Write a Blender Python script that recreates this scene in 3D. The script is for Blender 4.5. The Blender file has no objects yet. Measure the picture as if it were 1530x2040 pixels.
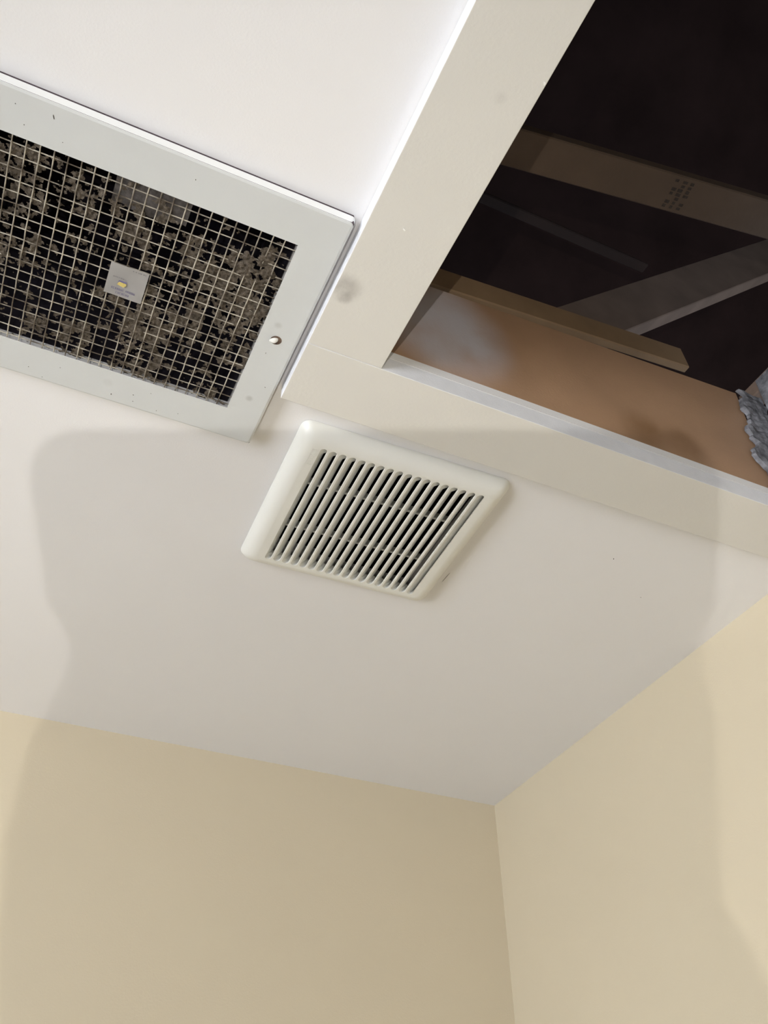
import bpy, bmesh, math, random
from mathutils import Vector, Matrix, noise

random.seed(7)
SC = bpy.context.scene
COL = SC.collection

# ------------------------------------------------------------------ frame of reference
H = 0.83                    # ceiling height above the lens, metres
CAM_Z = 1.57                # lens above the floor
def P(x, y, z):             # units of H, lens at origin -> metres
    return Vector((x * H, y * H, CAM_Z + z * H))
ZC = CAM_Z + H              # underside of the ceiling
MM = 0.001

# ------------------------------------------------------------------ camera
yaw, ele, rol = math.radians(25.186), math.radians(41.702), math.radians(-0.7775)
fwd = Vector((math.sin(yaw) * math.cos(ele), math.cos(yaw) * math.cos(ele), math.sin(ele)))
rt0 = Vector((math.cos(yaw), -math.sin(yaw), 0)); up0 = rt0.cross(fwd)
RT = rt0 * math.cos(rol) + up0 * math.sin(rol)
UP = -rt0 * math.sin(rol) + up0 * math.cos(rol)
cd = bpy.data.cameras.new('camera'); cam = bpy.data.objects.new('camera', cd); COL.objects.link(cam)
cd.sensor_fit = 'HORIZONTAL'; cd.sensor_width = 36.0; cd.lens = 36.0 * 1794.5 / 1530.0
cd.clip_start = 0.004
cam.matrix_world = Matrix(((RT.x, UP.x, -fwd.x, 0), (RT.y, UP.y, -fwd.y, 0), (RT.z, UP.z, -fwd.z, CAM_Z), (0, 0, 0, 1)))
SC.camera = cam

# ------------------------------------------------------------------ world, lights, exposure
w = bpy.data.worlds.new('world'); SC.world = w; w.use_nodes = True
w.node_tree.nodes['Background'].inputs[0].default_value = (0.75, 0.85, 1.0, 1)
w.node_tree.nodes['Background'].inputs[1].default_value = 0.6
vs = SC.view_settings
vs.view_transform = 'Standard'; vs.look = 'None'; vs.gamma = 1.0; vs.use_curve_mapping = False
vs.exposure = 0.55

def area_light(name, loc, target, sx, sy, power, color, spread=180):
    l = bpy.data.lights.new(name, 'AREA'); l.shape = 'RECTANGLE'; l.size = sx; l.size_y = sy
    l.energy = power; l.color = color; l.spread = math.radians(spread)
    o = bpy.data.objects.new(name, l); COL.objects.link(o); o.location = loc
    o.rotation_euler = (Vector(target) - Vector(loc)).to_track_quat('-Z', 'Y').to_euler()
    return o
# daylight entering through the window in the left wall
WIN = (-1.75, 0.75, 0.35, 1.60)         # y0, y1, z0, z1 of the opening
WALL_L = -2.60
area_light('window_daylight', (WALL_L + 0.03, (WIN[0] + WIN[1]) / 2, (WIN[2] + WIN[3]) / 2), (0.4, 0.70, 1.6),
           WIN[1] - WIN[0], WIN[3] - WIN[2], 86.0, (0.90, 0.93, 1.0))
# the photographer's head torch, a hand's length behind the phone
HT = Vector((0, 0, CAM_Z)) + (-fwd * 0.45 + RT * -0.10 + UP * 0.00) * H
hl = bpy.data.lights.new('head_torch', 'SPOT'); hl.energy = 19.0; hl.color = (1.0, 0.97, 0.93); hl.shadow_soft_size = 0.0022
hl.spot_size = math.radians(98); hl.spot_blend = 1.0
ho = bpy.data.objects.new('head_torch', hl); COL.objects.link(ho); ho.location = HT
ho.rotation_euler = (fwd - UP * 0.30 + RT * 0.05).to_track_quat('-Z', 'Y').to_euler()

# ------------------------------------------------------------------ materials
def mat(name, color, rough=0.6, bump=None, mottle=None, spec=0.5, metal=0.0):
    """bump=(scale, strength, distance); mottle=(scale, amount)"""
    m = bpy.data.materials.new(name); m.use_nodes = True
    nt = m.node_tree; b = nt.nodes['Principled BSDF']
    b.inputs['Base Color'].default_value = (*color, 1); b.inputs['Roughness'].default_value = rough
    b.inputs['Specular IOR Level'].default_value = spec; b.inputs['Metallic'].default_value = metal
    tc = nt.nodes.new('ShaderNodeTexCoord')
    if mottle:
        n = nt.nodes.new('ShaderNodeTexNoise'); n.inputs['Scale'].default_value = mottle[0]; n.inputs['Detail'].default_value = 5
        nt.links.new(tc.outputs['Object'], n.inputs['Vector'])
        r = nt.nodes.new('ShaderNodeValToRGB'); a = mottle[1]
        r.color_ramp.elements[0].position = 0.3; r.color_ramp.elements[1].position = 0.7
        r.color_ramp.elements[0].color = (*[max(0, c * (1 - a)) for c in color], 1)
        r.color_ramp.elements[1].color = (*[min(1, c * (1 + a)) for c in color], 1)
        nt.links.new(n.outputs['Fac'], r.inputs['Fac']); nt.links.new(r.outputs['Color'], b.inputs['Base Color'])
    if bump:
        n = nt.nodes.new('ShaderNodeTexNoise'); n.inputs['Scale'].default_value = bump[0]; n.inputs['Detail'].default_value = 3
        nt.links.new(tc.outputs['Object'], n.inputs['Vector'])
        bp = nt.nodes.new('ShaderNodeBump'); bp.inputs['Strength'].default_value = bump[1]; bp.inputs['Distance'].default_value = bump[2]
        nt.links.new(n.outputs['Fac'], bp.inputs['Height']); nt.links.new(bp.outputs['Normal'], b.inputs['Normal'])
    return m

def add_patches(m, spots, color, nscale=90):
    """stains and patches with a shape of their own: spots = (x, y, z, radius, strength) in object space"""
    nt = m.node_tree; b = nt.nodes['Principled BSDF']
    tc = nt.nodes.new('ShaderNodeTexCoord')
    nz = nt.nodes.new('ShaderNodeTexNoise'); nz.inputs['Scale'].default_value = nscale; nz.inputs['Detail'].default_value = 6
    nt.links.new(tc.outputs['Object'], nz.inputs['Vector'])
    if b.inputs['Base Color'].links:
        cur = b.inputs['Base Color'].links[0].from_socket
    else:
        rgb = nt.nodes.new('ShaderNodeRGB'); rgb.outputs[0].default_value = b.inputs['Base Color'].default_value; cur = rgb.outputs[0]
    for (x, y, z, r, s) in spots:
        d = nt.nodes.new('ShaderNodeVectorMath'); d.operation = 'DISTANCE'; d.inputs[1].default_value = (x, y, z)
        nt.links.new(tc.outputs['Object'], d.inputs[0])
        mr = nt.nodes.new('ShaderNodeMapRange'); mr.interpolation_type = 'SMOOTHSTEP'
        mr.inputs[1].default_value = r; mr.inputs[2].default_value = r * 0.25
        nt.links.new(d.outputs['Value'], mr.inputs[0])
        mu = nt.nodes.new('ShaderNodeMath'); mu.operation = 'MULTIPLY'
        nt.links.new(mr.outputs[0], mu.inputs[0]); nt.links.new(nz.outputs['Fac'], mu.inputs[1])
        m2 = nt.nodes.new('ShaderNodeMath'); m2.operation = 'MULTIPLY'; m2.inputs[1].default_value = s * 2; m2.use_clamp = True
        nt.links.new(mu.outputs[0], m2.inputs[0])
        mx = nt.nodes.new('ShaderNodeMixRGB'); mx.inputs[2].default_value = (*color, 1)
        nt.links.new(m2.outputs[0], mx.inputs[0]); nt.links.new(cur, mx.inputs[1]); cur = mx.outputs[0]
    nt.links.new(cur, b.inputs['Base Color'])

M_CEIL = mat('ceiling_paint', (0.82, 0.81, 0.807), 0.55, (420, 0.25, 0.0006), (3, 0.012))
M_TRIM = mat('trim_paint', (0.68, 0.66, 0.61), 0.5, (260, 0.22, 0.0010), (9, 0.012))
M_EDGE = mat('white_cut_edge', (0.80, 0.81, 0.84), 0.6, (500, 0.3, 0.0008), (40, 0.04))
M_WALL = mat('cream_wall_paint', (0.66, 0.58, 0.43), 0.55, (330, 0.25, 0.0007), (2.5, 0.015))
M_FLOOR = mat('floor_vinyl', (0.13, 0.11, 0.09), 0.5, (60, 0.1, 0.001), (8, 0.1))
M_VENT = mat('vent_white_enamel', (0.62, 0.635, 0.63), 0.4, (700, 0.06, 0.0004), (30, 0.015))
M_LIP = mat('lit_white_enamel', (0.86, 0.87, 0.87), 0.35, (700, 0.06, 0.0004), (30, 0.015))  # brighter copy of the vent enamel: light on the rim painted into its colour
M_WIRE = mat('galvanised_wire', (0.46, 0.43, 0.365), 0.45, (900, 0.4, 0.0004), (45, 0.30), metal=0.25)
nt = M_WIRE.node_tree
geo = nt.nodes.new('ShaderNodeNewGeometry')
for n_ in nt.nodes:
    if n_.type == 'TEX_NOISE': nt.links.new(geo.outputs['Position'], n_.inputs['Vector'])
    if n_.type == 'VALTORGB':
        n_.color_ramp.elements[0].color = (0.12, 0.098, 0.075, 1); n_.color_ramp.elements[1].color = (0.56, 0.52, 0.44, 1)
        n_.color_ramp.elements[0].position = 0.36; n_.color_ramp.elements[1].position = 0.62
M_LINT = mat('grey_brown_lint', (0.115, 0.096, 0.076), 1.0, (1200, 0.9, 0.0015), (240, 0.55), spec=0.0)
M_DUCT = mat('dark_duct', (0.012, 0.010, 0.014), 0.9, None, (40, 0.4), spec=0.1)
M_FILTER = mat('grey_filter', (0.11, 0.10, 0.095), 0.95, (600, 0.6, 0.001), (160, 0.3), spec=0.0)
M_FAN = mat('ivory_plastic', (0.79, 0.785, 0.735), 0.38, (800, 0.10, 0.0004), (20, 0.008))
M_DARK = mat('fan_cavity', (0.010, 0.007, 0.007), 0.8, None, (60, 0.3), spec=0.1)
M_PAPER = mat('sticker_paper', (0.66, 0.64, 0.62), 0.55, (200, 0.1, 0.0005), (60, 0.03))
M_INK = mat('violet_blue_ink', (0.17, 0.15, 0.34), 0.6, None, (800, 0.2))
M_INKG = mat('grey_ink', (0.33, 0.31, 0.34), 0.6, None, (800, 0.2))
M_GOLD = mat('yellow_ink', (0.62, 0.50, 0.16), 0.6, None, (800, 0.15))
M_SCREW = mat('white_screw_head', (0.92, 0.93, 0.92), 0.25, None, (100, 0.02))
M_FLECK = mat('dark_dirt', (0.07, 0.06, 0.05), 0.9, None, (300, 0.4))
M_BOARD = mat('brown_hardboard', (0.42, 0.26, 0.155), 0.5, (260, 0.25, 0.0008), (7, 0.13))
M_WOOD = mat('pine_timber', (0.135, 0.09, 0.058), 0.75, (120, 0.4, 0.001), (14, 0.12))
M_BATTEN = mat('pale_batten', (0.36, 0.235, 0.13), 0.75, (120, 0.4, 0.001), (14, 0.12))
M_WOOD2 = mat('weathered_timber', (0.25, 0.175, 0.13), 0.8, (120, 0.4, 0.001), (14, 0.15))
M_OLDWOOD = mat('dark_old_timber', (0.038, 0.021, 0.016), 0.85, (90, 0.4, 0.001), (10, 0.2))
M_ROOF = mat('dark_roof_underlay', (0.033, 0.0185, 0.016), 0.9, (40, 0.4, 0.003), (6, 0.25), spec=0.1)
M_MORTAR = mat('grey_crumbled_plaster', (0.21, 0.21, 0.225), 0.95, (130, 0.7, 0.003), (70, 0.5), spec=0.1)
M_STAMP = mat('black_mill_stamp', (0.06, 0.045, 0.035), 0.9, None, (300, 0.3))
M_SLAB = mat('black_slab', (0.03, 0.03, 0.035), 0.5, None, (50, 0.1))
M_FRAME = mat('white_window_frame', (0.80, 0.80, 0.78), 0.4, None, (10, 0.02))
M_GLASS = mat('window_glass', (0.9, 0.95, 0.95), 0.05); M_GLASS.node_tree.nodes['Principled BSDF'].inputs['Transmission Weight'].default_value = 1.0

# ------------------------------------------------------------------ helpers
def tag(o, label=None, cat=None, group=None, kind=None):
    if label: o['label'] = label
    if cat: o['category'] = cat
    if group: o['group'] = group
    if kind: o['kind'] = kind
    return o

def obj(name, mesh, m=None, parent=None, smooth=False):
    if isinstance(mesh, bmesh.types.BMesh):
        me = bpy.data.meshes.new(name); mesh.to_mesh(me); mesh.free()
    else:
        me = mesh
    if m is not None and len(me.materials) == 0: me.materials.append(m)
    if smooth:
        for p in me.polygons: p.use_smooth = True
    o = bpy.data.objects.new(name, me); COL.objects.link(o)
    if parent: o.parent = parent
    return o

def pydata(name, verts, faces, fix=True):
    me = bpy.data.meshes.new(name); me.from_pydata([tuple(v) for v in verts], [], faces); me.update()
    if fix:
        bm = bmesh.new(); bm.from_mesh(me)
        bmesh.ops.recalc_face_normals(bm, faces=bm.faces); bm.to_mesh(me); bm.free()
    return me

def empty(name, loc):
    o = bpy.data.objects.new(name, None); COL.objects.link(o); o.location = loc; o.empty_display_size = 0.05
    return o

def box_bm(x0, x1, y0, y1, z0, z1, bevel=0.0, seg=2):
    bm = bmesh.new()
    vs = [bm.verts.new((x, y, z)) for z in (z0, z1) for y in (y0, y1) for x in (x0, x1)]
    for f in ((0, 2, 3, 1), (4, 5, 7, 6), (0, 1, 5, 4), (2, 6, 7, 3), (0, 4, 6, 2), (1, 3, 7, 5)):
        bm.faces.new([vs[i] for i in f])
    if bevel > 0:
        bmesh.ops.bevel(bm, geom=list(bm.edges), offset=bevel, segments=seg, affect='EDGES', profile=0.5)
    return bm

def beam_bm(a, b, width_dir, w, h, bevel=0.002):
    """timber from a to b; a,b run along the centre of its lower/outer face; width_dir spans w, third axis spans h"""
    a = Vector(a); b = Vector(b); d = (b - a); L = d.length; d.normalize()
    wd = Vector(width_dir); wd = (wd - d * wd.dot(d)).normalized(); hd = d.cross(wd).normalized()
    bm = box_bm(0, L, -w / 2, w / 2, 0, h, bevel, 1)
    m = Matrix((( d.x, wd.x, hd.x, a.x), (d.y, wd.y, hd.y, a.y), (d.z, wd.z, hd.z, a.z), (0, 0, 0, 1)))
    bmesh.ops.transform(bm, matrix=m, verts=bm.verts)
    bmesh.ops.recalc_face_normals(bm, faces=bm.faces)
    return bm

def slab_with_holes(name, xr, yr, z0, z1, holes):
    xs = sorted({xr[0], xr[1], *[h[0] for h in holes], *[h[1] for h in holes]})
    ys = sorted({yr[0], yr[1], *[h[2] for h in holes], *[h[3] for h in holes]})
    nx, ny = len(xs) - 1, len(ys) - 1
    def solid(i, j):
        if not (0 <= i < nx and 0 <= j < ny): return False
        cx, cy = (xs[i] + xs[i + 1]) / 2, (ys[j] + ys[j + 1]) / 2
        return not any(h[0] < cx < h[1] and h[2] < cy < h[3] for h in holes)
    V = {}; verts = []; faces = []
    def v(i, j, k):
        if (i, j, k) not in V: V[(i, j, k)] = len(verts); verts.append((xs[i], ys[j], (z0, z1)[k]))
        return V[(i, j, k)]
    for i in range(nx):
        for j in range(ny):
            if not solid(i, j): continue
            faces.append((v(i, j, 0), v(i, j + 1, 0), v(i + 1, j + 1, 0), v(i + 1, j, 0)))
            faces.append((v(i, j, 1), v(i + 1, j, 1), v(i + 1, j + 1, 1), v(i, j + 1, 1)))
            for (di, dj, a, b) in ((-1, 0, (i, j), (i, j + 1)), (1, 0, (i + 1, j + 1), (i + 1, j)), (0, -1, (i + 1, j), (i, j)), (0, 1, (i, j + 1), (i + 1, j + 1))):
                if not solid(i + di, j + dj):
                    faces.append((v(*a, 0), v(*a, 1), v(*b, 1), v(*b, 0)))
    return pydata(name, verts, faces)

# ------------------------------------------------------------------ room shell
XR = 1.23 * H; YB = 1.9555 * H; XL = WALL_L; YF = -2.40; CT = 0.0125
HX0, HX1, HY0, HY1 = 0.3366 * H, 1.09 * H, -0.02 * H, 0.718 * H       # hatch opening (inside the trim)
VX0, VX1, VY0, VY1 = -0.47 * H, 0.2205 * H, 0.535 * H, 0.9405 * H     # vent outer
OX0, OX1, OY0, OY1 = -0.418 * H, 0.1666 * H, 0.5915 * H, 0.8825 * H   # vent mesh opening
FC = Vector((0.4625 * H, 1.0385 * H)); FROT = math.radians(-1.5)
ceil = obj('ceiling', slab_with_holes('ceiling', (XL - 0.1, XR + 0.1), (YF - 0.1, YB + 0.1), ZC, ZC + CT,
    [(HX0 + 0.004, HX1, HY0, HY1 - 0.0), (OX0, OX1, OY0, OY1), (FC.x - 0.110, FC.x + 0.110, FC.y - 0.108, FC.y + 0.108)]), M_CEIL)
tag(ceil, 'white painted plaster ceiling', 'ceiling', kind='structure')
fl = obj('floor', box_bm(XL - 0.1, XR + 0.1, YF - 0.1, YB + 0.1, -0.05, 0), M_FLOOR); tag(fl, 'brown vinyl floor of the small room', 'floor', kind='structure')
wb = obj('wall_back', box_bm(XL - 0.1, XR + 0.1, YB, YB + 0.1, 0, ZC), M_WALL); tag(wb, 'cream painted wall running left of the room corner', 'wall', kind='structure')
wr = obj('wall_right', box_bm(XR, XR + 0.1, YF, YB, 0, ZC), M_WALL); tag(wr, 'cream painted wall right of the room corner', 'wall', kind='structure')
wf = obj('wall_front', box_bm(XL - 0.1, XR + 0.1, YF - 0.1, YF, 0, ZC), M_WALL); tag(wf, 'cream painted wall behind the viewer', 'wall', kind='structure')
# left wall with a window opening: built as a slab in (y, z) and stood up
me = slab_with_holes('wall_left', (YF, YB), (0, ZC), 0, 0.1, [WIN])
for v in me.vertices:
    y, z, t = v.co; v.co = (XL - t, y, z)
me.flip_normals()
wl = obj('wall_left', me, M_WALL); tag(wl, 'cream painted wall with the window', 'wall', kind='structure')
win = empty('window_1', (XL, (WIN[0] + WIN[1]) / 2, WIN[2])); tag(win, 'white framed window in the left wall', 'window', kind='structure')
def local(bm, o): bmesh.ops.translate(bm, verts=bm.verts, vec=-o.location); return bm
bmf = bmesh.new()
for (a, b, c, d) in ((WIN[0], WIN[1], WIN[2], WIN[2] + 0.04), (WIN[0], WIN[1], WIN[3] - 0.04, WIN[3]),
                     (WIN[0], WIN[0] + 0.04, WIN[2] + 0.04, WIN[3] - 0.04), (WIN[1] - 0.04, WIN[1], WIN[2] + 0.04, WIN[3] - 0.04)):
    t = box_bm(XL - 0.08, XL - 0.03, a, b, c, d); tm = bpy.data.meshes.new('t'); t.to_mesh(tm); t.free(); bmf.from_mesh(tm); bpy.data.meshes.remove(tm)
obj('window_frame', local(bmf, win), M_FRAME, win)
obj('pane', local(box_bm(XL - 0.057, XL - 0.053, WIN[0] + 0.04, WIN[1] - 0.04, WIN[2] + 0.04, WIN[3] - 0.04), win), M_GLASS, win)

# ------------------------------------------------------------------ hatch trim boards (25 mm proud)
TZ = CAM_Z + 0.97 * H
TX0, TX1 = 0.2285 * H, 1.195 * H; TY0, TY1 = -0.128 * H, 0.8245 * H
add_patches(M_TRIM, [(0.242 * H, 0.618 * H, TZ, 0.022, 0.55), (0.246 * H, 0.632 * H, TZ, 0.010, 0.5), (0.300 * H, 0.33 * H, TZ, 0.008, 0.15)], (0.36, 0.34, 0.31))
def trim(name, x0, x1, y0, y1, edge_normals, label):
    bm = box_bm(x0, x1, y0, y1, TZ, ZC - 0.0004, 0.0007, 2)
    me = bpy.data.meshes.new(name); bm.to_mesh(me); bm.free()
    me.materials.append(M_TRIM); me.materials.append(M_EDGE)
    for p in me.polygons:
        for n in edge_normals:
            if p.normal.dot(Vector(n)) > 0.9: p.material_index = 1
    o = obj(name, me); tag(o, label, 'trim board', kind='structure'); return o
trim('trim_1', TX0, HX0, HY0, HY1, [(-1, 0, 0)], 'ivory painted hatch trim board between vent and dark hatch opening')
trim('trim_2', TX0, TX1, HY1 + 0.0003, TY1, [(-1, 0, 0), (0, -1, 0)], 'ivory painted hatch trim board running past the slotted fan cover')
trim('trim_3', HX1, TX1, HY0, HY1, [(-1, 0, 0)], 'hatch trim board by the right wall')
trim('trim_4', TX0, TX1, TY0, HY0 - 0.0003, [(-1, 0, 0)], 'hatch trim board nearest the viewer')

# ------------------------------------------------------------------ return-air vent with wire mesh
vent = empty('return_air_vent', ((VX0 + VX1) / 2, (VY0 + VY1) / 2, ZC))
tag(vent, 'white metal ceiling vent with a dust-clogged square wire mesh and small sticker', 'air vent')
VO = vent.location
ZF = CAM_Z + 0.98 * H                      # vent face
def rr_loop(x0, x1, y0, y1, r, z, n=5, side=1):
    pts = []
    for (cx, cy, a0) in ((x1 - r, y1 - r, 0), (x0 + r, y1 - r, 90), (x0 + r, y0 + r, 180), (x1 - r, y0 + r, 270)):
        for k in range(n + 1):
            a = math.radians(a0 + 90 * k / n)
            pts.append(Vector((cx + r * math.cos(a), cy + r * math.sin(a), z)))
    return pts
def ring_mesh(name, loops, off=Vector((0, 0, 0)), close=False):
    verts = []; faces = []; n = len(loops[0])
    for L in loops: verts += [p - off for p in L]
    for i in range(len(loops) - 1):
        for k in range(n):
            a, b = i * n + k, i * n + (k + 1) % n; faces.append((a, b, b + n, a + n))
    if close:
        for k in range(n):
            a, b = (len(loops) - 1) * n + k, (len(loops) - 1) * n + (k + 1) % n; faces.append((a, b, (k + 1) % n, k))
    me = pydata(name, verts, faces, fix=False)
    bm = bmesh.new(); bm.from_mesh(me); bmesh.ops.remove_doubles(bm, verts=bm.verts, dist=1e-6)
    bmesh.ops.recalc_face_normals(bm, faces=bm.faces); bm.to_mesh(me); bm.free(); return me
rim_gap = 0.0058
L = []
for (ins, z, r) in ((0.0018, ZC - rim_gap, 0.004), (0, ZC - rim_gap, 0.005), (0.0012, ZF + 0.0026, 0.005), (0.0022, ZF + 0.0008, 0.005), (0.0040, ZF, 0.004)):
    L.append(rr_loop(VX0 + ins, VX1 - ins, VY0 + ins, VY1 - ins, r, z))
for (z, e) in ((ZF, 0), (ZF + 0.0008, 0.0), (ZF + 0.0008, -0.02)):
    L.append(rr_loop(OX0 + e, OX1 - e, OY0 + e, OY1 - e, 0.0001, z))
L.append(rr_loop(VX0 + 0.0018, VX1 - 0.0018, VY0 + 0.0018, VY1 - 0.0018, 0.004, ZF + 0.0008))
fme = ring_mesh('frame', L, VO, close=True); fme.materials.append(M_VENT); fme.materials.append(M_LIP)
for p in fme.polygons:
    if abs(p.normal.z) < 0.9: p.material_index = 1
frame = obj('frame', fme, None, vent)
# collar carrying the frame; dark colour paints in the shade of the rim gap
c_in = 0.0016
def collar(name, x0, x1, y0, y1, t, z0, z1, m):
    Ls = [rr_loop(x0, x1, y0, y1, 0.002, z0), rr_loop(x0, x1, y0, y1, 0.002, z1), rr_loop(x0 + t, x1 - t, y0 + t, y1 - t, 0.001, z1), rr_loop(x0 + t, x1 - t, y0 + t, y1 - t, 0.001, z0)]
    return obj(name, ring_mesh(name, Ls, VO, close=True), m, vent)
M_GAP = mat('vent_gap_shade', (0.085, 0.065, 0.075), 0.9, None, (60, 0.2), spec=0.1)
collar('shade_collar', VX0 + c_in, VX1 - c_in, VY0 + c_in, VY1 - c_in, 0.012, ZF + 0.0016, ZC - 0.0001, M_GAP)
# duct above
Ls = [rr_loop(OX0 + 0.001, OX1 - 0.001, OY0 + 0.001, OY1 - 0.001, 0.001, ZF + 0.010), rr_loop(OX0 + 0.001, OX1 - 0.001, OY0 + 0.001, OY1 - 0.001, 0.001, ZC + 0.22)]
me = ring_mesh('duct', Ls, VO)
bm = bmesh.new(); bm.from_mesh(me); top = [v for v in bm.verts if v.co.z > 0.2]
top.sort(key=lambda v: math.atan2(v.co.y, v.co.x)); bm.faces.new(top); bm.to_mesh(me); bm.free()
obj('duct', me, M_DUCT, vent)
# wires: half-inch square mesh
WP = 0.0127; ZWIRE = ZF + 0.0028; WR = 0.00070
def wire_mesh(name, length, jitter):
    """hexagonal wire lying along x with a very slight wave"""
    verts = []; faces = []; n = 6; st = 24
    for i in range(st + 1):
        x = length * (i / st - 0.5); dy = jitter * math.sin(i * 2.1 + jitter * 9e4); dz = jitter * 0.8 * math.cos(i * 1.7)
        for k in range(n):
            a = 2 * math.pi * k / n; verts.append((x, dy + WR * math.cos(a), dz + WR * math.sin(a)))
    for i in range(st):
        for k in range(n):
            a, b = i * n + k, i * n + (k + 1) % n; faces.append((a, b, b + n, a + n))
    me = pydata(name, verts, faces, fix=False); me.materials.append(M_WIRE)
    for p in me.polygons: p.use_smooth = True
    return me
wl_x = [wire_mesh('wire', OX1 - OX0 + 0.012, j) for j in (0.00012, 0.0002, 0.00028)]
wl_y = [wire_mesh('wire', OY1 - OY0 + 0.012, j) for j in (0.00012, 0.0002, 0.00028)]
ny = int((OY1 - OY0) / WP)
y = OY0 + 0.0095
j = 0
while y < OY1 - 0.002:
    o = obj('wire', wl_x[j % 3], None, vent); o.location = Vector(((OX0 + OX1) / 2, y, ZWIRE + WR)) - VO; o.rotation_euler = (0, 0, random.uniform(-0.0012, 0.0012))
    y += WP; j += 1
x = OX1 - 0.0127 * 1.02
while x > OX0 + 0.002:
    o = obj('wire', wl_y[j % 3], None, vent); o.location = Vector((x, (OY0 + OY1) / 2, ZWIRE - WR * 0.7)) - VO; o.rotation_euler = (0, 0, math.pi / 2 + random.uniform(-0.0022, 0.0022))
    x -= WP; j += 1
# lint: an irregular torn felt of dust caught in and above the wires
def lint():
    g = 0.00105
    nx = int((OX1 - OX0) / g); nyy = int((OY1 - OY0) / g)
    idx = {}; verts = []; faces = []
    def fb(x, y, s, seed): return noise.fractal(Vector((x / s + seed, y / s, seed * 3.1)), 1.0, 2.0, 3)
    val = []
    for i in range(nx + 1):
        col = []
        for j in range(nyy + 1):
            x = OX0 + i * g; y = OY0 + j * g
            big = noise.noise(Vector((x / 0.075 + 3.3, y / 0.06, 4.2)))
            m = fb(x, y, 0.012, 1.7) * 0.75 + noise.noise(Vector((x / 0.0034, y / 0.0034, 9.0))) * 0.42 + big * 0.42
            u = (x - OX0) / (OX1 - OX0); v = (y - OY0) / (OY1 - OY0)
            m += 0.30 * math.exp(-((x / H - 0.11) / 0.07) ** 2) * math.exp(-((y / H - 0.70) / 0.09) ** 2)
            m += 0.34 * math.exp(-((x / H - 0.135) / 0.035) ** 2 - ((y / H - 0.645) / 0.032) ** 2)
            m += 0.22 * math.exp(-((x / H + 0.10) / 0.05) ** 2 - ((y / H - 0.84) / 0.04) ** 2)
            m -= 0.20 * max(0.0, (0.02 - x / H) / 0.25)
            m -= 0.35 * math.exp(-(OX1 - x) / 0.008) + 0.25 * math.exp(-(y - OY0) / 0.008)
            m -= 0.07
            col.append(m)
        val.append(col)
    def vid(i, j):
        if (i, j) not in idx:
            x = OX0 + i * g; y = OY0 + j * g
            n1 = noise.noise(Vector((x / 0.004, y / 0.004, 2.2))); n2 = noise.noise(Vector((x / 0.03, y / 0.03, 7.7)))
            z = ZWIRE + 0.0014 + 0.0016 * n1 - 0.0028 * n2 - 0.0022 * max(0, val[i][j] - 0.25)
            z -= 0.0030 * math.exp(-((x / H - 0.135) / 0.030) ** 2 - ((y / H - 0.645) / 0.028) ** 2)
            z = max(z, ZF + 0.0004)
            idx[(i, j)] = len(verts)
            verts.append(Vector((x + random.uniform(-.35, .35) * g, y + random.uniform(-.35, .35) * g, z)) - VO)
        return idx[(i, j)]
    for i in range(nx):
        for j in range(nyy):
            a = (val[i][j] + val[i + 1][j] + val[i][j + 1] + val[i + 1][j + 1]) / 4
            if a > 0.0:
                faces.append((vid(i, j), vid(i, j + 1), vid(i + 1, j + 1), vid(i + 1, j)))
    return pydata('lint', verts, faces, fix=False)
li = obj('lint', lint(), M_LINT, vent); li['kind'] = 'stuff'; li['label'] = 'grey-brown dust lint caught in the wire mesh'
# a strip of the flat grey filter still hanging behind the mesh
fx0, fx1, fy0, fy1 = -0.055 * H, 0.035 * H, 0.592 * H, 0.632 * H
bm = bmesh.new(); gx, gy = 30, 12; vv = {}
for i in range(gx + 1):
    for j in range(gy + 1):
        x = fx0 + (fx1 - fx0) * i / gx; y = fy0 + (fy1 - fy0) * j / gy
        if j == gy: y += 0.010 * noise.noise(Vector((x * 60, 0, 1)))
        vv[i, j] = bm.verts.new(Vector((x, y, ZWIRE + 0.006 + 0.002 * noise.noise(Vector((x * 40, y * 40, 0))))) - VO)
for i in range(gx):
    for j in range(gy): bm.faces.new((vv[i, j], vv[i, j + 1], vv[i + 1, j + 1], vv[i + 1, j]))
obj('filter', bm, M_FILTER, vent)['label'] = 'flat grey filter sheet behind the mesh'
# sticker with print (upside down in view)
SX0, SX1, SY0, SY1 = -0.0365 * H, 0.0112 * H, 0.7085 * H, 0.757 * H
ZS = ZF + 0.0012
bm = bmesh.new(); vv = {}
for i in range(9):
    for j in range(9):
        x = SX0 + (SX1 - SX0) * i / 8; y = SY0 + (SY1 - SY0) * j / 8
        vv[i, j] = bm.verts.new(Vector((x, y, ZS - 0.0003 * math.sin(i * 0.7 + j * 0.4))) - VO)
for i in range(8):
    for j in range(8): bm.faces.new((vv[i, j], vv[i, j + 1], vv[i + 1, j + 1], vv[i + 1, j]))
bmesh.ops.solidify(bm, geom=list(bm.faces), thickness=0.0003)
sticker = obj('sticker', bm, M_PAPER, vent); sticker['label'] = 'small white square sticker with faded violet print and yellow emblem'
def print_blocks(name, m, rects):
    bm = bmesh.new()
    for (x0, x1, y0, y1) in rects:
        zz = ZS - 0.00075
        q = [bm.verts.new(Vector(p) - VO) for p in ((x0, y0, zz), (x0, y1, zz), (x1, y1, zz), (x1, y0, zz))]; bm.faces.new(q)
    return obj(name, bm, m, sticker)
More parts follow.
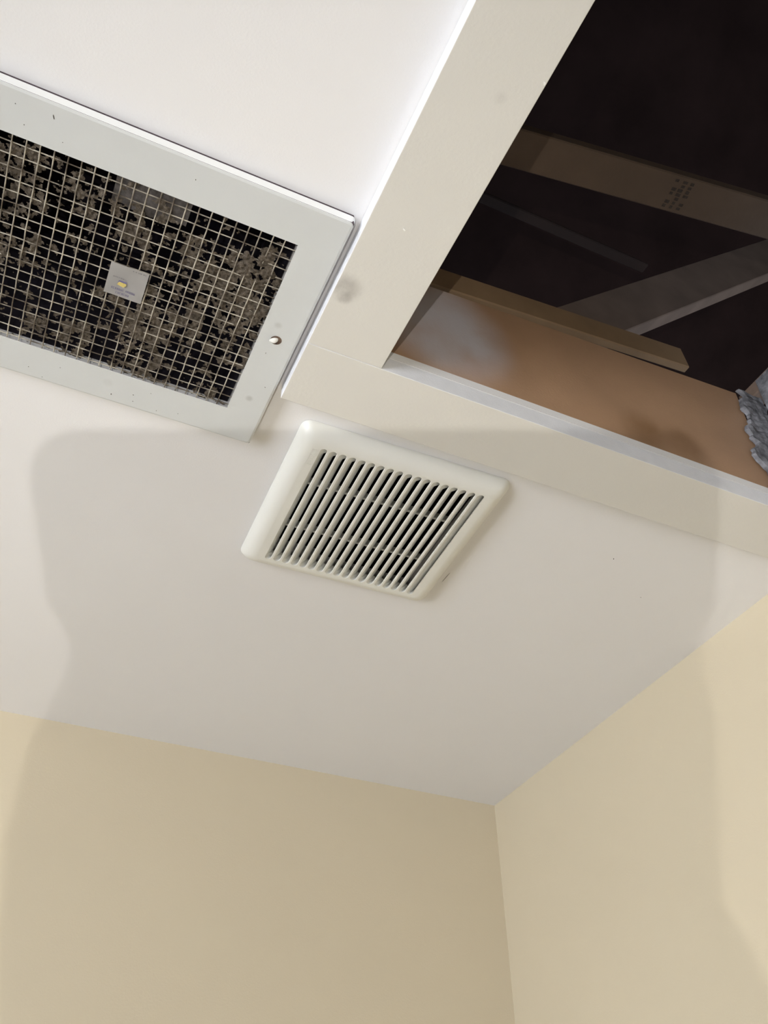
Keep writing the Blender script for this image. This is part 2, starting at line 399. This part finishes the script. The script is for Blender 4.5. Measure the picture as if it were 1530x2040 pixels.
def lettering(x0, x1, yc, h, seed):
    rnd = random.Random(seed); out = []; x = x0
    while x < x1:
        cw = rnd.uniform(0.0011, 0.0016)
        if rnd.random() < 0.10: x += 0.0011; continue
        st = 0.00032
        kind = rnd.randint(0, 3)
        out.append((x, x + st, yc - h / 2, yc + h / 2))
        if kind != 0: out.append((x + cw - st, x + cw, yc - h / 2, yc + h / 2))
        for yy in ((-1, 1), (0, 1), (-1, 0), (-1, 0, 1))[kind]:
            out.append((x, x + cw, yc + yy * (h / 2 - st / 2) - st / 2, yc + yy * (h / 2 - st / 2) + st / 2))
        x += cw + 0.0006
    return out
SW = SX1 - SX0; SH = SY1 - SY0
print_blocks('print', M_INK, lettering(SX0 + 0.16 * SW, SX0 + 0.82 * SW, SY0 + 0.76 * SH, 0.0026, 3) + lettering(SX0 + 0.30 * SW, SX0 + 0.66 * SW, SY0 + 0.875 * SH, 0.0026, 5))
print_blocks('print', M_INKG, lettering(SX0 + 0.58 * SW, SX0 + 0.94 * SW, SY0 + 0.06 * SH, 0.0014, 8) + lettering(SX0 + 0.14 * SW, SX0 + 0.42 * SW, SY0 + 0.40 * SH, 0.0014, 9))
bm = bmesh.new(); zz = ZS - 0.0008
for pts in (((0.28, 0.62), (0.46, 0.66), (0.52, 0.58), (0.50, 0.53), (0.32, 0.52)),):
    bm.faces.new([bm.verts.new(Vector((SX0 + a * SW, SY0 + b * SH, zz)) - VO) for a, b in pts])
obj('emblem', bm, M_GOLD, sticker)
print_blocks('print', M_INK, [(SX0 + 0.31 * SW, SX0 + 0.51 * SW, SY0 + 0.475 * SH, SY0 + 0.515 * SH), (SX0 + 0.30 * SW, SX0 + 0.33 * SW, SY0 + 0.50 * SH, SY0 + 0.56 * SH)])
# screw: domed white quarter-turn head in a dark slot
SCX, SCY = 0.1885 * H, 0.7395 * H
def disc(name, cx, cy, z, r, rz, m, parent, dome=0.0, tilt=(0, 0)):
    bm = bmesh.new(); rings = 5; n = 20; loops = []
    for i in range(1, rings + 1):
        t = i / rings
        loops.append([bm.verts.new((r * t * math.cos(2 * math.pi * k / n), rz * t * math.sin(2 * math.pi * k / n), -dome * math.cos(t * math.pi / 2))) for k in range(n)])
    c = bm.verts.new((0, 0, -dome))
    for k in range(n): bm.faces.new((c, loops[0][k], loops[0][(k + 1) % n]))
    for i in range(rings - 1):
        for k in range(n): bm.faces.new((loops[i][k], loops[i + 1][k], loops[i + 1][(k + 1) % n], loops[i][(k + 1) % n]))
    bmesh.ops.recalc_face_normals(bm, faces=bm.faces)
    o = obj(name, bm, m, parent, smooth=True); o.location = Vector((cx, cy, z)) - (VO if parent == vent else Vector((0, 0, 0))); o.rotation_euler = (tilt[0], tilt[1], 0)
    return o
M_HOLE = mat('screw_recess', (0.13, 0.085, 0.06), 0.8, None, (90, 0.2))
disc('screw_recess', SCX + 0.0016, SCY - 0.0006, ZF - 0.0002, 0.0064, 0.0060, M_HOLE, vent, 0.0002)
sc = disc('screw', SCX - 0.0006, SCY + 0.0, ZF - 0.0006, 0.0056, 0.0050, M_SCREW, vent, 0.0032, (0.25, -0.35)); sc['label'] = 'white domed screw head'
bm = box_bm(-0.0040, 0.0040, -0.0005, 0.0005, -0.0030, -0.0020); bmesh.ops.rotate(bm, verts=bm.verts, cent=(0, 0, 0), matrix=Matrix.Rotation(math.radians(35), 3, 'Z'))
so = obj('screw_slot', bm, M_FLECK, sc); so.location = (0.0012, 0.0010, 0.0006)
# dirt flecks on the enamel
def fleck(fx, fy, L, wd, ang, parent=None, z=None, m=None, name='dirt_fleck', th=0.0003):
    parent = parent or vent; z = ZF if z is None else z; m = m or M_FLECK
    bm = bmesh.new(); n = 7
    pts = []
    for k in range(n):
        a = 2 * math.pi * k / n; pts.append(bm.verts.new((L / 2 * math.cos(a) * random.uniform(.7, 1.1), wd / 2 * math.sin(a) * random.uniform(.7, 1.1), 0)))
    bm.faces.new(pts)
    r = bmesh.ops.extrude_face_region(bm, geom=list(bm.faces)); bmesh.ops.translate(bm, verts=[v for v in r['geom'] if isinstance(v, bmesh.types.BMVert)], vec=(0, 0, -th))
    o = obj(name, bm, m, parent); o.location = Vector((fx * H, fy * H, z - 0.00005)) - (VO if parent == vent else Vector((0, 0, 0))); o.rotation_euler = (0, 0, ang)
for a in ((-0.132, 0.553, 0.0056, 0.0011, 1.2), (0.009, 0.924, 0.0021, 0.0014, 1.5), (0.038, 0.913, 0.0016, 0.0011, 0.4), (0.040, 0.925, 0.0012, 0.0010, 0.4),
          (0.204, 0.823, 0.0017, 0.0010, 0.8), (0.029, 0.560, 0.0016, 0.0009, 1.2), (-0.160, 0.575, 0.0012, 0.0008, 0.3), (-0.172, 0.555, 0.0010, 0.0008, 0.3),
          (0.105, 0.922, 0.0012, 0.0008, 0.3), (0.075, 0.929, 0.0010, 0.0008, 0.3), (-0.105, 0.921, 0.0012, 0.0009, 0.3), (-0.085, 0.932, 0.0010, 0.0008, 0.3),
          (0.185, 0.765, 0.0018, 0.0007, 1.4), (-0.118, 0.578, 0.0010, 0.0007, 0.3), (-0.065, 0.905, 0.0010, 0.0007, 0.3), (0.060, 0.900, 0.0010, 0.0007, 0.3)):
    fleck(*a)
add_patches(M_VENT, [((0.190 * H - VO.x), (0.852 * H - VO.y), ZF - VO.z, 0.006, 0.35), ((0.185 * H - VO.x), (0.715 * H - VO.y), ZF - VO.z, 0.006, 0.25),
                    ((0.000 * H - VO.x), (0.905 * H - VO.y), ZF - VO.z, 0.008, 0.15)], (0.30, 0.29, 0.27))

# specks on the ceiling and dried paint drips on the hatch trim
for a in ((0.903, 0.963, 0.0028, 0.0016, 0.9), (1.008, 0.846, 0.0030, 0.0014, 0.3), (1.048, 0.847, 0.0045, 0.0010, 0.1), (1.018, 1.038, 0.0022, 0.0008, 0.4), (0.655, 1.133, 0.0260, 0.0006, 1.60)):
    fleck(*a, parent=ceil, z=ZC)
trim_left = bpy.data.objects['trim_1']
M_DRIP = mat('dried_white_paint', (0.86, 0.85, 0.81), 0.35, None, (60, 0.02))
for a in ((0.334, 0.297, 0.0042, 0.0024, 1.0), (0.273, 0.513, 0.0034, 0.0020, 0.4)):
    fleck(*a, parent=trim_left, z=TZ, m=M_DRIP, name='paint_drip', th=0.0012)

# ------------------------------------------------------------------ exhaust fan cover
fan = empty('exhaust_fan', (FC.x, FC.y, ZC)); fan.rotation_euler = (0, 0, FROT)
tag(fan, 'ivory plastic exhaust fan cover with rows of long rounded slots', 'exhaust fan')
FW, FH = 0.1475, 0.1425          # half sizes
DEP = 0.0205                     # how far the face stands proud
NS = 18; SLOT = 0.0086; SW2 = 0.1155; PITCH = (2 * SW2 - SLOT) / (NS - 1)
SY = 0.1183                      # half length of slots
SYC = -0.0015
r = SLOT / 2
ZFACE = -DEP; ZDEEP = -DEP + 0.0120
prof = [(0, -0.0003, 0.013), (0.0, -0.0030, 0.013), (0.0005, -0.0045, 0.013), (0.0025, -0.0085, 0.0125), (0.0055, -0.0130, 0.012), (0.0090, -0.0165, 0.0115), (0.0135, -0.0188, 0.011), (0.0175, -0.0200, 0.010), (0.0205, -0.0205, 0.009)]
Ls = []
K = 8
for (ins, z, rad) in prof:
    Ls.append(rr_loop(-FW + ins, FW - ins, -FH + ins, FH - ins, rad, z, n=K))
hole = rr_loop(-SW2, SW2, SYC - SY, SYC + SY, 1e-5, ZFACE, n=K)
Ls.append(hole)
cover_me = ring_mesh('cover', Ls)
# loft for slats (and for the two side rails that join the cover)
near, far = SYC - SY, SYC + SY
ST = []
for t in (0, 0.04, 0.13, 0.27, 0.45, 0.7, 1.0): ST.append(near + r * t)
for t in (0.006, 0.0135, 0.0152, 0.017): ST.append(near + t)
for i in range(1, 8): ST.append(near + 0.017 + (far - near - 0.024) * i / 8)
for t in (0.007, 0.00575): ST.append(far - t)
for t in (1.0, 0.7, 0.45, 0.27, 0.13, 0.04, 0): ST.append(far - r * t)
SHL = 0.0060; GAPW = 0.0054          # sideways lean of each louvre over its depth; clear gap between feet
def slat_mesh(left_c, right_c, first, last, blind):
    """leaning louvre between slot centres left_c and right_c (relative x); first/last: rail at the cover border"""
    verts = []; faces = []
    for y in ST:
        s = min(y - near, far - y)
        c = r if s >= r else math.sqrt(max(0, r * r - (r - s) ** 2))
        fl_ = left_c + c if not first else left_c
        fr_ = right_c - c if not last else right_c
        nxt = right_c + r + SHL          # left foot of the next louvre
        sn = y - near; sf = far - y
        opn = max(0.0, min(1.0, (sn - 0.0135) / 0.0035)) * max(0.0, min(1.0, (sf - 0.0045) / 0.0025))
        dl_ = (left_c + r + SHL) if not first else left_c
        dr_ = nxt - opn * GAPW
        if blind: dr_ = nxt
        if last: dr_ = right_c + r + SHL + 0.001
        e = min(0.0010, (fr_ - fl_) * 0.3) * min(1.0, s / r)
        ez = 0.0008 * min(1.0, s / r)
        verts += [(dl_, y, ZDEEP), (fl_, y, ZFACE + ez), (fl_ + e, y, ZFACE), (fr_ - e, y, ZFACE), (fr_, y, ZFACE + ez), (dr_, y, ZDEEP), (dr_, y, ZDEEP + 0.0008), (dl_, y, ZDEEP + 0.0008)]
    n = 8
    for i in range(len(ST) - 1):
        for k in range(n):
            a, b = i * n + k, i * n + (k + 1) % n; faces.append((a, b, b + n, a + n))
    faces.append(tuple(range(n))); faces.append(tuple(range((len(ST) - 1) * n, len(ST) * n)))
    return pydata('slat', verts, faces)
c0 = -SW2 + r
cover_bm = bmesh.new(); cover_bm.from_mesh(cover_me)
rail = slat_mesh(-SW2, c0, True, False, False); cover_bm.from_mesh(rail)
rail = slat_mesh(c0 + (NS - 1) * PITCH, SW2, False, True, False); cover_bm.from_mesh(rail)
cover = obj('cover', cover_bm, M_FAN, fan)
for p in cover.data.polygons:
    p.use_smooth = p.index < K * 4 * 0 + len(Ls[0]) * 8
std = slat_mesh(0, PITCH, False, False, False)
bl = slat_mesh(0, PITCH, False, False, True)
for i in range(NS - 1):
    me = bl if i == NS - 2 else std
    if not me.materials: me.materials.append(M_FAN)
    o = obj('slat', me, None, fan); o.location = (c0 + i * PITCH, 0, 0)
# cross bars behind the slats
for yy in (-0.0410, 0.0495):
    bm = bmesh.new()
    vs_ = [bm.verts.new(p) for p in ((-SW2, yy - 0.0018, ZDEEP + 0.0008), (SW2 - 0.012, yy - 0.0018, ZDEEP + 0.0008), (SW2 - 0.012, yy + 0.0018, ZDEEP + 0.0008), (-SW2, yy + 0.0018, ZDEEP + 0.0008),
                                     (-SW2, yy - 0.0024, ZDEEP + 0.010), (SW2 - 0.012, yy - 0.0024, ZDEEP + 0.010), (SW2 - 0.012, yy + 0.0024, ZDEEP + 0.010), (-SW2, yy + 0.0024, ZDEEP + 0.010))]
    for f in ((0, 1, 2, 3), (4, 7, 6, 5), (0, 4, 5, 1), (2, 6, 7, 3), (0, 3, 7, 4), (1, 5, 6, 2)): bm.faces.new([vs_[i] for i in f])
    obj('cross_bar', bm, M_FAN, fan)
# dark housing above
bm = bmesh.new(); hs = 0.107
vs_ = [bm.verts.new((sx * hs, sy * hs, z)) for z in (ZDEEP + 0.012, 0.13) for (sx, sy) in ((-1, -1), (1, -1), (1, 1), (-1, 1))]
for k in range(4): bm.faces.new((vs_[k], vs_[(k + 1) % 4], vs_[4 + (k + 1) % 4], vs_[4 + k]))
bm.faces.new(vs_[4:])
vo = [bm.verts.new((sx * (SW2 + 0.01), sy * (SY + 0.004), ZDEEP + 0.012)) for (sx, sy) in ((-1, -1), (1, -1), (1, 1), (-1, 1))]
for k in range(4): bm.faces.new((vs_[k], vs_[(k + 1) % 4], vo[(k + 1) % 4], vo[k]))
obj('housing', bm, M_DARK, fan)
# embossed maker's plate
bm = box_bm(-0.0140, 0.0140, -0.0034, 0.0034, -0.0002, 0.0003, 0.0)
fr = bmesh.new()
for (a, b, c, d) in ((-0.0145, 0.0145, -0.0040, -0.0034), (-0.0145, 0.0145, 0.0034, 0.0040), (-0.0145, -0.0139, -0.0034, 0.0034), (0.0139, 0.0145, -0.0034, 0.0034)):
    t = box_bm(a, b, c, d, -0.0003, 0.0003); tm = bpy.data.meshes.new('t'); t.to_mesh(tm); t.free(); fr.from_mesh(tm); bpy.data.meshes.remove(tm)
bm.free()
plate = obj('maker_plate', fr, M_FAN, fan)
plate.location = (-SW2 - 0.0062, near + 0.0185, ZFACE); plate.rotation_euler = (0, 0, math.radians(-90))
plate['label'] = 'small embossed maker plate'
tcu = bpy.data.curves.new('lettering', 'FONT'); tcu.body = 'BROAN'; tcu.size = 0.0066; tcu.align_x = 'CENTER'; tcu.align_y = 'CENTER'; tcu.extrude = 0.00022; tcu.resolution_u = 3
to = bpy.data.objects.new('lettering_tmp', tcu); COL.objects.link(to)
bpy.context.view_layer.update()
tme = bpy.data.meshes.new_from_object(to.evaluated_get(bpy.context.evaluated_depsgraph_get())); bpy.data.objects.remove(to)
tme.materials.clear()
lo = obj('lettering', tme, M_FAN, plate)
lo.rotation_euler = (math.pi, 0, 0); lo.scale = (1.25, 1, 1); lo.location = (0, 0, -0.0001)

# ------------------------------------------------------------------ hatch shaft and roof space
# brown board standing on the far side of the opening
def prism(name, pts_xz, y0, y1, m, label=None, cat=None, bevel=0):
    n = len(pts_xz); verts = [(x * H, y0, CAM_Z + z * H) for x, z in pts_xz] + [(x * H, y1, CAM_Z + z * H) for x, z in pts_xz]
    faces = [tuple(range(n)), tuple(range(2 * n - 1, n - 1, -1))] + [(k, (k + 1) % n, n + (k + 1) % n, n + k) for k in range(n)]
    o = obj(name, pydata(name, verts, faces), m)
    if label: tag(o, label, cat)
    return o
nt = M_BOARD.node_tree
# whitish patch blended into the board colour near its left end
add_patches(M_BOARD, [(0.455 * H, 0.718 * H, CAM_Z + 1.115 * H, 0.110, 0.75), (0.40 * H, 0.718 * H, CAM_Z + 1.10 * H, 0.085, 0.5), (0.43 * H, 0.718 * H, CAM_Z + 1.18 * H, 0.085, 0.5)], (0.60, 0.57, 0.60), 16)
add_patches(M_BOARD, [(0.80 * H, 0.718 * H, CAM_Z + 1.045 * H, 0.050, 0.55), (0.88 * H, 0.718 * H, CAM_Z + 1.05 * H, 0.045, 0.5)], (0.25, 0.135, 0.06), 30)
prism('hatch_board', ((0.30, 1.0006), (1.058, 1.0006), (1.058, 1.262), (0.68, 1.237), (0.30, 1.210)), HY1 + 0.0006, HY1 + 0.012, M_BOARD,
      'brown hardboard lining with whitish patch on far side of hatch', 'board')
def timber(name, a, b, wd, w_, h_, m, label, cat='timber', group=None):
    o = obj(name, beam_bm(a, b, wd, w_, h_), m); tag(o, label, cat, group); return o
# batten just behind the board (front face at Y = .78)
timber('timber_batten', P(0.30, 0.797, 1.345), P(1.04, 0.797, 1.427), (0, 0, 1), 0.058 * H, 0.014, M_BATTEN, 'pale timber batten just above the brown hatch board')
# ceiling joist with mill stamp, underside at 1.5
da = Vector((0.514, 0.577)); db = Vector((1.03, 0.50)); dv = (db - da)
ja = da - dv * 0.6; jb = db + dv * 0.5
joist = timber('roof_joist', P(ja.x, ja.y, 1.5), P(jb.x, jb.y, 1.5), (0.15, 1, 0), 0.070 * H, 0.020, M_WOOD, 'pine joist with dark stamped marks across the open hatch')
# make sure the joist stands up, not down
mw = [v.co.z for v in joist.data.vertices]
if min(mw) < CAM_Z + 1.5 * H - 0.05:
    for v in joist.data.vertices: v.co.z = 2 * (CAM_Z + 1.5 * H) - v.co.z
    joist.data.flip_normals()
bm = bmesh.new(); rnd = random.Random(4)
ux = Vector((dv.x, dv.y, 0)).normalized(); uy = Vector((-ux.y, ux.x, 0))
org = P(0.842, 0.528, 1.5) - Vector((0, 0, 0.0004))
for row in range(3):
    for k in range(7):
        if rnd.random() < 0.2: continue
        cx = (row - 1) * 0.012 + rnd.uniform(-.001, .001); cy = (k - 3) * 0.0068; ww = rnd.uniform(0.002, 0.004); hh = rnd.uniform(0.002, 0.0028)
        q = [org + ux * (cx + sx * ww) + uy * (cy + sy * hh) for sx, sy in ((-1, -1), (-1, 1), (1, 1), (1, -1))]
        bm.faces.new([bm.verts.new(p) for p in q])
obj('stamped_marks', bm, M_STAMP, joist)
# diagonal brace in the plane Y = .9
timber('diagonal_brace', P(0.75, 0.948, 1.465), P(1.90, 0.948, 2.575), (-1, 0, 1), 0.118 * H, 0.040, M_WOOD2, 'weathered diagonal roof brace rising to the right inside the hatch')
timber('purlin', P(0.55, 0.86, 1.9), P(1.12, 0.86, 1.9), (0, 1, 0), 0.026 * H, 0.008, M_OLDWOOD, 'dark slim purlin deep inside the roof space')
# right-hand side of the shaft
wallR = []
def lumpy(name, origin, ux, uy, nu, nv, su, sv, amp, edge, m, label, cat, thick):
    """crumbled sheet with a ragged left edge; origin + ux*u + uy*v, relief along n"""
    ux = Vector(ux); uy = Vector(uy); n = ux.cross(uy).normalized(); bm = bmesh.new(); vv = {}
    for k in (0, 1):
        for i in range(nu + 1):
            for j in range(nv + 1):
                v = sv * j / nv
                e0 = edge * (0.5 + 1.0 * noise.noise(Vector((v * 22, 3.1, 0))) + 0.35 * noise.noise(Vector((v * 90, 1.1, 0))))
                u = e0 + (su - e0) * i / nu
                z = amp * (noise.noise(Vector((u * 45, v * 45, 2))) + 0.6 * noise.noise(Vector((u * 120, v * 120, 5)))) if k == 0 else -thick
                if k == 0 and i == 0: z -= amp
                vv[k, i, j] = bm.verts.new(Vector(origin) + ux * u + uy * v + n * z)
    for k in (0, 1):
        for i in range(nu):
            for j in range(nv): bm.faces.new((vv[k, i, j], vv[k, i + 1, j], vv[k, i + 1, j + 1], vv[k, i, j + 1]))
    for i in range(nu):
        for j in (0, nv): bm.faces.new((vv[0, i, j], vv[0, i + 1, j], vv[1, i + 1, j], vv[1, i, j]))
    for j in range(nv):
        for i in (0, nu): bm.faces.new((vv[0, i, j], vv[0, i, j + 1], vv[1, i, j + 1], vv[1, i, j]))
    bmesh.ops.recalc_face_normals(bm, faces=bm.faces)
    o = obj(name, bm, m); tag(o, label, cat); return o
lumpy('crumbled_plaster', (1.025 * H, HY1 - 0.008, CAM_Z + 1.002 * H), (1, 0, 0), (0, 0, 1), 26, 60, 0.085 * H, 0.26 * H, 0.0035, 0.035, M_MORTAR,
      'ragged grey crumbled plaster at the right end of the brown board', 'plaster', 0.006)
prism('shaft_side_board', ((1.098, 1.0006), (1.118, 1.0006), (1.118, 1.294), (1.098, 1.294)), 0.0, HY1 - 0.016, M_MORTAR, 'grey shaft board on the right side of the hatch', 'board')
timber('trimmer_batten', P(1.12, 0.0, 1.309), P(1.12, 0.76, 1.309), (0, 0, 1), 0.030 * H, 0.03, M_WOOD2, 'short pale timber at the right edge above the grey plaster')

# roof shell
def quad(name, pts, m, label, cat, kind='structure', th=0.03):
    me = pydata(name, pts, [(0, 1, 2, 3)], fix=False); o = obj(name, me, m); tag(o, label, cat, kind=kind); return o
R0, R1 = -2.2, 3.4
zr = lambda y: 3.25 - 0.55 * abs(y - 0.2)
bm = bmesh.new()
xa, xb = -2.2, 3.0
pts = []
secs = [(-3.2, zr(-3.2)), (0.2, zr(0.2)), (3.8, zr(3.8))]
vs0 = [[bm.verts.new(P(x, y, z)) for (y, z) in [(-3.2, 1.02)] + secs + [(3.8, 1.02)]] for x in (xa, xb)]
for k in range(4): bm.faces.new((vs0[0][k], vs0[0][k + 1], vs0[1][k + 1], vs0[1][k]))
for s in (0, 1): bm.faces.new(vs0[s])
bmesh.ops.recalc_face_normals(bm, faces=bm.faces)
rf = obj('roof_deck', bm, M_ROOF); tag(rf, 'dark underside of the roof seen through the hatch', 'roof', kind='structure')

# ------------------------------------------------------------------ unseen slab standing in for held device and hands, outline shaped to the shadow
def to_world(x, y, z): return Vector((0, 0, CAM_Z)) + (RT * x + UP * y - fwd * z) * H
outline = [(-0.1886, 0.0293), (-0.197, 0.0260), (-0.2035, 0.0185), (-0.2052, 0.010), (-0.2056, -0.034), (-0.2000, -0.046), (-0.2000, -0.054), (-0.2068, -0.069), (-0.2185, -0.086),
           (-0.2251, -0.124), (-0.2235, -0.179), (-0.21, -0.26), (-0.17, -0.31), (0.02, -0.31), (0.066, -0.26), (0.066, -0.183), (0.057, -0.162), (0.0455, -0.143), (0.0436, -0.074),
           (0.0388, -0.056), (0.0388, -0.047), (0.0440, -0.036), (0.0438, 0.012), (0.040, 0.022), (0.031, 0.0290)]
lf = [Vector((x, y, 0.013)) for x, y in outline]; lb = [Vector((p.x, p.y, 0.024)) for p in lf]
n = len(lf)
verts = [to_world(*p) for p in lf] + [to_world(*p) for p in lb]
faces = [tuple(range(n)), tuple(range(2 * n - 1, n - 1, -1))] + [(k, (k + 1) % n, n + (k + 1) % n, n + k) for k in range(n)]
tb = obj('shadow_slab', pydata('shadow_slab', verts, faces), M_SLAB); tag(tb, 'unseen black slab for held device and hands, shaped to cast the faint shadow on ceiling and walls', 'shadow_slab')
